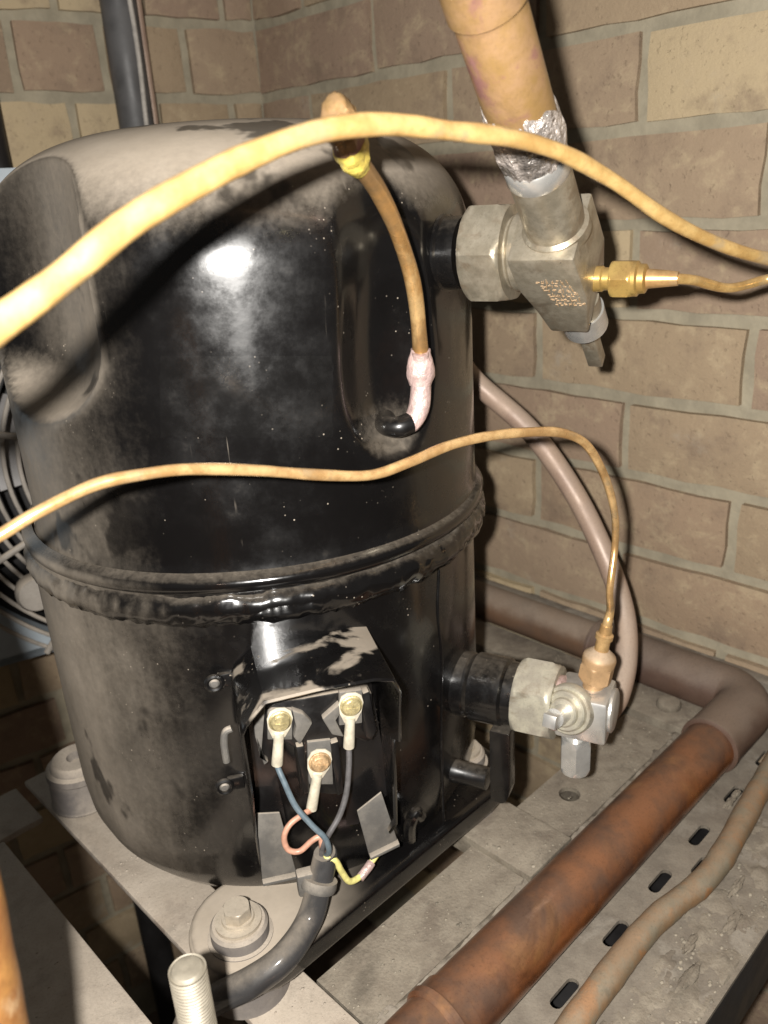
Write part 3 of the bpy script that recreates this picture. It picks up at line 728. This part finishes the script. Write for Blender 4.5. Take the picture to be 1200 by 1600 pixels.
c2p = [(-160, 915, .27), (-60, 868, .28), (0, 836, .288), (60, 800, .296), (150, 757, .31), (230, 740, .32), (300, 733, .33), (400, 735, .345), (500, 742, .36), (580, 742, .372), (640, 722, .38), (700, 697, .39), (760, 682, .40), (830, 675, .412), (880, 677, .422), (917, 696, .43), (945, 745, .438), (960, 800, .446), (961, 850, .455)]
c2w = [at(*q) for q in c2p]+[at(953, 920, ty-.012), TPE+TZ*.012, TPE+TZ*.003, TPE-TZ*.004]
mk('copper_capillary', tube(c2w, [.0026]*15+[.0024, .0023, .0022, .0022, .0022, .0024, .0030, .0034, .0034], 16, 12, 1, .10, None, .03), M['cap2'], label='thin wavy copper tube crossing the middle and dropping into the lower valve', cat='copper tube')

# ================================================================ POWER CABLE AND WIRES
pc = thing('power_cable', 'black power cable with four cores entering the terminal box from below', 'cable', at(495, 1370, .42))
gl = bw(*bp(508, 1340, .024), .024)
cw = [gl+Z*.004, gl, bw(*bp(497, 1390, .030), .030), at_z(482, 1440, -.405), at_z(445, 1495, -.410), at_z(395, 1533, -.418), at_z(340, 1560, -.43), at_z(300, 1590, -.455), at_z(280, 1640, -.50)]
mk('sheath', tube(cw, [.0068, .0074, .0077, .0080, .0083, .0085, .0086, .009, .009], 22, 10, 1, .04, V(0, -1, 1)), M['cable'], pc)
gd = nrm(cw[2]-cw[1])
mk('clamp', join(lathe(bw(*bp(500, 1372, .028), .028), gd, [(0, .0108), (.0045, .0112), (.0065, .0105)], 30), box(bw(*bp(482, 1376, .026), .026), bt, Z, bn, -.007, .005, -.008, .008, -.004, .004, .0015)), M['tab'], pc)
def wire(mat, ps, r=.0019, label=None): mk('core', tube(ps, r, 12, 10, 1, .05), M[mat], pc, label=label)
W = lambda u, v, d: bw(*bp(u, v, d), d)
def tip(k): return LUGS[k]
wire('wblue', [tip('a')+Z*.003, tip('a')-Z*.002, W(444, 1222, .018), W(462, 1260, .024), W(488, 1290, .030), W(508, 1310, .032), W(514, 1330, .030), gl+Z*.001], .0018, 'grey blue core from the left terminal')
wire('wgrey', [tip('b')+Z*.003, tip('b')-Z*.002, W(545, 1200, .017), W(541, 1240, .020), W(530, 1275, .024), W(514, 1303, .027), W(505, 1320, .027), gl+Z*.001-bt*.002], .0018, 'dark grey core from the right terminal')
wire('wbrown', [tip('c')+Z*.003, tip('c')-Z*.001, W(474, 1272, .018), W(453, 1288, .021), W(444, 1308, .023), W(450, 1327, .025), W(468, 1330, .026), W(487, 1314, .026), W(500, 1308, .026), W(503, 1322, .026), gl-bt*.001+Z*.002], .0018, 'brown core looping from the lower terminal')
wire('wearth', [gl+Z*.002, W(512, 1342, .028), W(524, 1345, .028), W(534, 1362, .026), W(546, 1377, .024), W(562, 1370, .020), W(574, 1356, .016), W(588, 1336, .011)], .0020, 'yellow and green earth core running to the right')
mk('crimp', tube([W(562, 1372, .020), W(574, 1357, .0165), W(580, 1348, .014)], .0028, 12, 6), M['pinkcu'], pc)

# ================================================================ SUPPORT FRAME
ZR = -.458
def chan(a0, a1, b0, b1, z, h=.045, th=.004, bev=.0012, axis='a'):
    """open channel rail, web up"""
    if axis == 'a':
        poly = [(b0, 0), (b0, -h), (b0+th, -h), (b0+th, -th), (b1-th, -th), (b1-th, -h), (b1, -h), (b1, 0)]
        return prism(poly, fr(0, 0, z), E2, Z, E1, a0, a1, bev)
    poly = [(a0, 0), (a0, -h), (a0+th, -h), (a0+th, -th), (a1-th, -th), (a1-th, -h), (a1, -h), (a1, 0)]
    return prism(poly, fr(0, 0, z), E1, Z, E2, b0, b1, bev)
def chan2(a0, a1, b0, b1, z, holes, h=.045, th=.004):
    top = sheet_holes([(a0, b0), (a1, b0), (a1, b1), (a0, b1)], holes, fr(0, 0, z), E1, E2, Z, -th, 0)
    s1_ = box(fr(0, 0, z), E1, E2, Z, a0, a1, b0, b0+th, -h, -th-.0002)
    s2_ = box(fr(0, 0, z), E1, E2, Z, a0, a1, b1-th, b1, -h, -th-.0002)
    return join(top, s1_, s2_)
def circ(a, b, r, n=20): return [(a+r*math.cos(2*math.pi*k/n), b+r*math.sin(2*math.pi*k/n)) for k in range(n)]
ha, hb = ab(at_z(890, 1240, -.462))
G = 'dusty rails of the support frame'
mk('support_rail', chan2(.2195, .592, .2705, .319, -.462, [circ(ha, hb, .0085)]), M['rail2'], label='dusty rail with a round hole running under the lower valve', cat='rail', group=G, smooth=25)
mk('support_rail', box(fr(0, 0, ZR), E1, E2, Z, .1725, .2165, .270, .652, -.006, 0, .0015), M['rail'], label='dusty cross rail under the left and front rubber mounts', cat='rail', group=G, smooth=25)
mk('support_rail', chan(.3725, .4235, .2655, .66, -.4565, axis='b', h=.018), M['rail2'], label='short cross rail poking out under the right side of the shell', cat='rail', group=G, smooth=25)
mk('support_rail', chan(.598, .6405, .2605, .80, ZR, axis='b'), M['rail2'], label='back rail with a bolt head beside the pipe elbow', cat='rail', group=G, smooth=25)
mk('support_rail', box(fr(0, 0, -.462), E1, E2, Z, -.05, .1330, .20, .598, -.006, 0, .0015), M['rail'], label='broad dusty rail at the bottom left behind the threaded stud', cat='rail', group=G, smooth=25)
mk('support_rail', box(fr(0, 0, -.462), E1, E2, Z, -.08, .166, .6005, .655, -.006, 0, .0015), M['rail'], label='shaded rail end at the far left beside the left mount', cat='rail', group=G, smooth=25)
p = at_z(1045, 1100, -.456)
mk('rail_bolt', join(lathe(p, Z, [(-.003, .0110), (.001, .0110), (.0035, .0095), (.0045, .006), (.0047, .001)], 28)), M['rail2'], label='flat round bolt head on the back rail beside the elbow', cat='bolt')
# old mortar crust bridging the rail and the large pipe
def crust():
    vs, fs = [], []; n, m = 150, 7
    for i in range(n+1):
        aa = .20+.40*i/n
        for j in range(m+1):
            t = j/m; bb = .277-.030*t+.004*mnoise.noise(Vector((aa*60, t*3, 1)))
            h = -.4668+.0052*math.sin(math.pi*min(1, t*1.5))+.0042*mnoise.noise(Vector((aa*55, bb*90, 2)))+.0030*mnoise.noise(Vector((aa*190, bb*190, 5)))-.016*t*t
            vs.append(fr(aa, bb, h))
    for i in range(n):
        for j in range(m): a = i*(m+1)+j; fs.append([a, a+1, a+m+2, a+m+1])
    return vs, fs
mk('mortar_crust', crust(), M['slotted'], kind='stuff', smooth=50, label='rough grey crust along the edge of the rail under the large pipe', cat='crust')
def scatter(n, a0, a1, b0, b1, z, smin, smax, seed):
    r_2 = random.Random(seed); gv, gf = [], []
    for _ in range(n):
        ta, tb_ = r_2.random(), r_2.random()
        if r_2.random() < .6: tb_ = tb_**3 if r_2.random() < .5 else 1-tb_**3
        q = r_2.uniform(smin, smax)*(1 if r_2.random() < .9 else 1.7)
        m = lump(fr(a0+(a1-a0)*ta, b0+(b1-b0)*tb_, z), E1, E2, Z, q*1.25, q, q*.55, r_2.random()*60, 1)
        k2 = len(gv); gv += [list(p) for p in m[0]]; gf += [[i+k2 for i in f] for f in m[1]]
    return gv, gf
mk('grit', join(scatter(260, .222, .592, .272, .317, -.4618, .0003, .0009, 1), scatter(60, .375, .421, .267, .31, -.4563, .0003, .0009, 2), scatter(90, .60, .638, .262, .42, ZR, .0003, .0009, 3)), M['lumpm'], kind='stuff', label='grit and crumbs lying on the grimy rails at the right', cat='grit', smooth=70)
mk('grit', join(scatter(160, .174, .215, .272, .50, ZR, .0003, .0008, 4), scatter(160, .02, .131, .21, .59, -.4618, .0003, .0009, 5)), M['rail'], kind='stuff', label='dust clumps lying on the pale rails at the left', cat='grit', smooth=70)
# angle iron lying against the wall foot behind the back pipe
mk('wall_ledge', box(fr(0, 0, 0), E1, E2, Z, .668, .683, .05, .95, -.452, -.428, .002), M['slotted'], label='grimy ledge strip along the foot of the brick wall', cat='ledge')
# ---- slotted rail in the right foreground
S0 = -.475
def slot(a0, a1, b, r):
    out = [(a1-r+r*math.cos(t), b+r*math.sin(t)) for t in np.linspace(-math.pi/2, math.pi/2, 7)]
    return out+[(a0+r+r*math.cos(t), b+r*math.sin(t)) for t in np.linspace(math.pi/2, 1.5*math.pi, 7)]
holes = [slot(.312+.0605*k, .338+.0605*k, .2055, .0042) for k in range(-3, 6)]
holes += [slot(.346+.0605*k, .368+.0605*k, .1905, .0038) for k in (2, 3, 4)]
sr = thing('slotted_rail', 'grimy slotted steel rail at bottom right carrying the slim copper pipe', 'rail', fr(.4, .19, S0))
B0 = .133
mk('rail_web', sheet_holes([(.05, B0), (.70, B0), (.70, .245), (.05, .245)], holes, fr(0, 0, S0), E1, E2, Z, -.003, 0), M['slotted'], sr, smooth=25)
mk('slot_shade_sheet', box(fr(0, 0, S0), E1, E2, Z, .052, .698, .137, .241, -.048, -.045, .0005), M['dark'], sr)  # near-black sheet added below the web, stands in for shade inside the slots
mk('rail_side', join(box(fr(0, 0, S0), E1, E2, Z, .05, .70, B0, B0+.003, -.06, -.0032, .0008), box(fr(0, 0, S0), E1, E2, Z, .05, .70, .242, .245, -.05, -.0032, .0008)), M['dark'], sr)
rl = random.Random(5)
for (u, v, sx, sy) in ((1150, 1387, .013, .0030), (1144, 1442, .014, .0040), (1080, 1474, .012, .0036), (1077, 1529, .017, .0048), (1139, 1255, .010, .0032), (1150, 1241, .008, .0028)):
    p = at_z(u, v, S0+.0005)
    mk('mortar_lump', lump(p, E1, E2, Z, sx*.9, sy*.8, .0022, rl.random()*40, 4), M['rail2'], sr, smooth=70)
# crust of grit on the outer half of the rail
gv, gf = [], []
for _ in range(340):
    aa = rl.uniform(.25, .62); bb = B0+.003+abs(rl.gauss(0, .022))
    if bb > .19: continue
    s = rl.uniform(.0004, .0013); m = lump(fr(aa, bb, S0), E1, E2, Z, s*1.3, s, s*.6, rl.random()*50)
    k = len(gv); gv += [list(q) for q in m[0]]; gf += [[i+k for i in f] for f in m[1]]
mk('grit', (gv, gf), M['lumpm'], sr, kind='stuff', smooth=70)
def caked():
    vs, fs = [], []; n, m = 170, 22
    for i in range(n+1):
        aa = .24+.42*i/n
        for j in range(m+1):
            bb = B0+.0015+.046*j/m
            q = Vector((aa*45, bb*70, 3)); h = S0-.0002+.0030*mnoise.noise(q)+.0016*mnoise.noise(q*3.1)+.0008*mnoise.noise(q*8)
            vs.append(fr(aa, bb, h-(.003 if j in (0, m) or i in (0, n) else 0)))
    for i in range(n):
        for j in range(m): a = i*(m+1)+j; fs.append([a, a+1, a+m+2, a+m+1])
    return vs, fs
mk('caked_dirt', caked(), M['rail2'], sr, kind='stuff', smooth=60)
# slim pipe with a kink on the rail
sp = [(840, 1690), (880, 1625), (930, 1555), (985, 1482), (1020, 1442), (1055, 1412), (1090, 1385), (1122, 1348), (1152, 1296), (1185, 1235), (1225, 1165), (1270, 1090)]
mk('slim_pipe', tube([at_z(u, v, S0+.0105) for u, v in sp], [.0090]*4+[.0086, .0084, .0084, .0088, .0088, .0086, .0086, .0086], 24, 10, 1, .10, None, .03), M['slimcu'], label='slim dirty copper pipe with a kink lying on the slotted rail', cat='pipe')
# ---- large copper pipe with elbow
LP = thing('liquid_line', 'large brown copper pipe with an elbow, running along the slotted rail', 'pipe', fr(.4, .24, -.46))
RB = .0215; bz = -.447; bb_ = .2335
mk('front_run', lathe(fr(.04, bb_, bz), E1, [(0, RB), (.200, RB)], 56), M['bigcu'], LP)
mk('joint_collar', lathe(fr(.04, bb_, bz), E1, [(.196, RB+.0002), (.198, RB+.0022), (.202, RB+.0026), (.204, RB+.0013), (.213, RB+.0013), (.2135, RB)], 56), M['bigcu'], LP)
mk('middle_run', lathe(fr(.252, bb_, bz), E1, [(0, RB), (.335, RB)], 56), M['bigcu'], LP)
ea, eb = .662, bb_
RE = RB+.0024; cr = .026
el = [fr(ea-.085, eb, bz), fr(ea-.062, eb, bz), fr(ea-.040, eb, bz), fr(ea-cr, eb, bz)]
el += [fr(ea-cr+cr*math.sin(t), eb+cr-cr*math.cos(t), bz) for t in np.linspace(.3, math.pi/2-.3, 4)]
el += [fr(ea, eb+cr, bz), fr(ea, eb+.045, bz), fr(ea, eb+.09, bz), fr(ea, eb+.16, bz)]
mk('elbow', tube(el, RE, 40, 8), M['elbow'], LP)
mk('elbow_rim', lathe(fr(ea-.0865, eb, bz), E1, [(0, RB), (.0012, RE+.0006), (.004, RE+.0008), (.005, RE)], 48), M['elbow'], LP)
mk('elbow_rim', lathe(fr(ea, eb+.156, bz), E2, [(0, RE), (.001, RE+.0008), (.004, RE+.0006), (.0052, RB)], 48), M['elbow'], LP)
mk('back_run', lathe(fr(ea, eb+.10, bz), E2, [(0, RB-.001), (.50, RB-.001)], 48), M['backcu'], LP)

# ================================================================ STUD, LEFT PIPE, FAN, POST
su = at(292, 1512, .30); 
su = su*(.415/np.linalg.norm(su))
prof = [(0, .0078)]
L = su[2]-(-.462); n = int(L/.0019)
pr = []
for k in range(n):
    pr += [(k*.0019, .0071), (k*.0019+.0006, .0082), (k*.0019+.0010, .0082)]
pr += [(L-.0016, .0074), (L-.0004, .0066), (L, .0060), (L, .0005)]
mk('threaded_stud', lathe(V(su[0], su[1], -.462), Z, pr, 32), M['stud'], label='threaded zinc stud standing upright in the front left corner', cat='stud', smooth=50)
rp = [at(-4, 1900, .185), at(-36, 1740, .190), at(-66, 1600, .196), at(-116, 1370, .205), at(-185, 1120, .21), at(-300, 860, .215)]
mk('riser_pipe', tube(rp, .0205, 40, 10, 1, .02), M['hotcu'], label='bright orange copper pipe cut off by the bottom left corner', cat='pipe')

fn = thing('condenser_fan', 'condenser fan with round wire guard on a blue grey panel, behind the compressor', 'fan', V(-.33, .86, -.5))
fd = R(30); FX = V(math.cos(fd), math.sin(fd), 0); FN = V(math.sin(fd), -math.cos(fd), 0)     # panel along FX, faces FN
FC = at(250, 690, .80)
pb0 = at_pl(0, 1040, FC, FN)
def fx(u, v): q = at_pl(u, v, FC, FN)-FC; return float(q@FX), float(q[2])
xb, zb_ = fx(0, 1040); xt, zt_ = fx(0, 262)
outer = [(-.62, zb_-.0), (.42, zb_-.0), (.42, zt_), (-.62, zt_)]
R0 = math.hypot(*fx(12, 985))
hole = [(R0*.96*math.cos(t), R0*.96*math.sin(t)) for t in np.linspace(0, 2*math.pi, 65)[:-1]]
mk('panel', sheet_holes(outer, [hole], FC-FN*.012, FX, Z, FN, -.02, 0), M['panel'], fn, smooth=25)
mk('shroud', lathe(FC-FN*.12, FN, [(0, R0*.97), (.09, R0*.97)], 64, caps=False), M['dark'], fn)
mk('back_cover', lathe(FC-FN*.125, FN, [(0, R0*.99), (.004, R0*.99)], 64), M['dark'], fn)
hub = mk('blade_hub', lathe(FC-FN*.10, FN, [(0, .05), (.05, .05), (.06, .04)], 32), M['blade'], fn)
for k in range(5):
    t = 2*math.pi*k/5+.55; e = FX*math.cos(t)+Z*math.sin(t); s = -FX*math.sin(t)+Z*math.cos(t); q = nrm(s*.85+FN*.5)
    mk('blade', prism([(.045, -.03), (R0*.88, -.07), (R0*.9, .06), (.045, .03)], FC-FN*.07, e, q, nrm(np.cross(e, q)), -.0012, .0012, .0005), M['blade'], fn)
rr = R0
k = 0
while rr > .05:
    mk('guard_ring', torus(FC+FN*(.014*(1-(rr/R0)**2)), FN, rr, .0021, 96, 8, up=Z), M['guard'], fn)
    rr -= .0125; k += 1
for t in (R(205), R(232), R(236.5), R(325), R(52), R(47), R(110), R(165), R(280)):
    e = FX*math.cos(t)+Z*math.sin(t)
    mk('guard_spoke', tube([FC+e*.05+FN*.019, FC+e*R0*.5+FN*.016, FC+e*R0*.8+FN*.010, FC+e*(R0+.004)+FN*.005], .0031, 10, 5), M['guard'], fn)
t = R(234); e = FX*math.cos(t)+Z*math.sin(t)
q = at_pl(56, 925, FC+FN*.012, FN)
mk('guard_boss', lathe(q, FN, [(-.006, .018), (.004, .0185), (.008, .016), (.009, .004)], 28), M['guard'], fn)

def post_axis(u, v, dist=.035):
    nL = NL; return at_pl(u, v, CORNER+nL*dist, nL)
q0 = post_axis(197, 40); 
po = thing('conduit_post', 'dark grey conduit with a pale cord standing against the back wall', 'conduit', V(q0[0], q0[1], -1.16))
r_ = .0185
q0 = post_axis(193, 60)
mk('pipe_wall', lathe(V(q0[0], q0[1], -1.158), Z, [(0, r_), (1.62, r_)], 36), M['post'], po)
cx = q0+NL*(r_+.0005)*.96+DL*-.005
mk('cord', tube([V(cx[0], cx[1], zz)+DL*.0015*math.sin(zz*31) for zz in np.linspace(-.6, .44, 24)], .0025, 8, 4), M['string'], po)
ex = q0-DL*(r_+.0045)-NL*.006
mk('copper_line', lathe(V(ex[0], ex[1], -1.155), Z, [(0, .0045), (1.60, .0045)], 12), M['hose'], po)
q1 = post_axis(-56, 60)
mk('conduit', lathe(V(q1[0], q1[1], -1.157), Z, [(0, .019), (1.60, .019)], 28), M['dark'], label='black pipe at the upper left edge of the picture', cat='pipe')
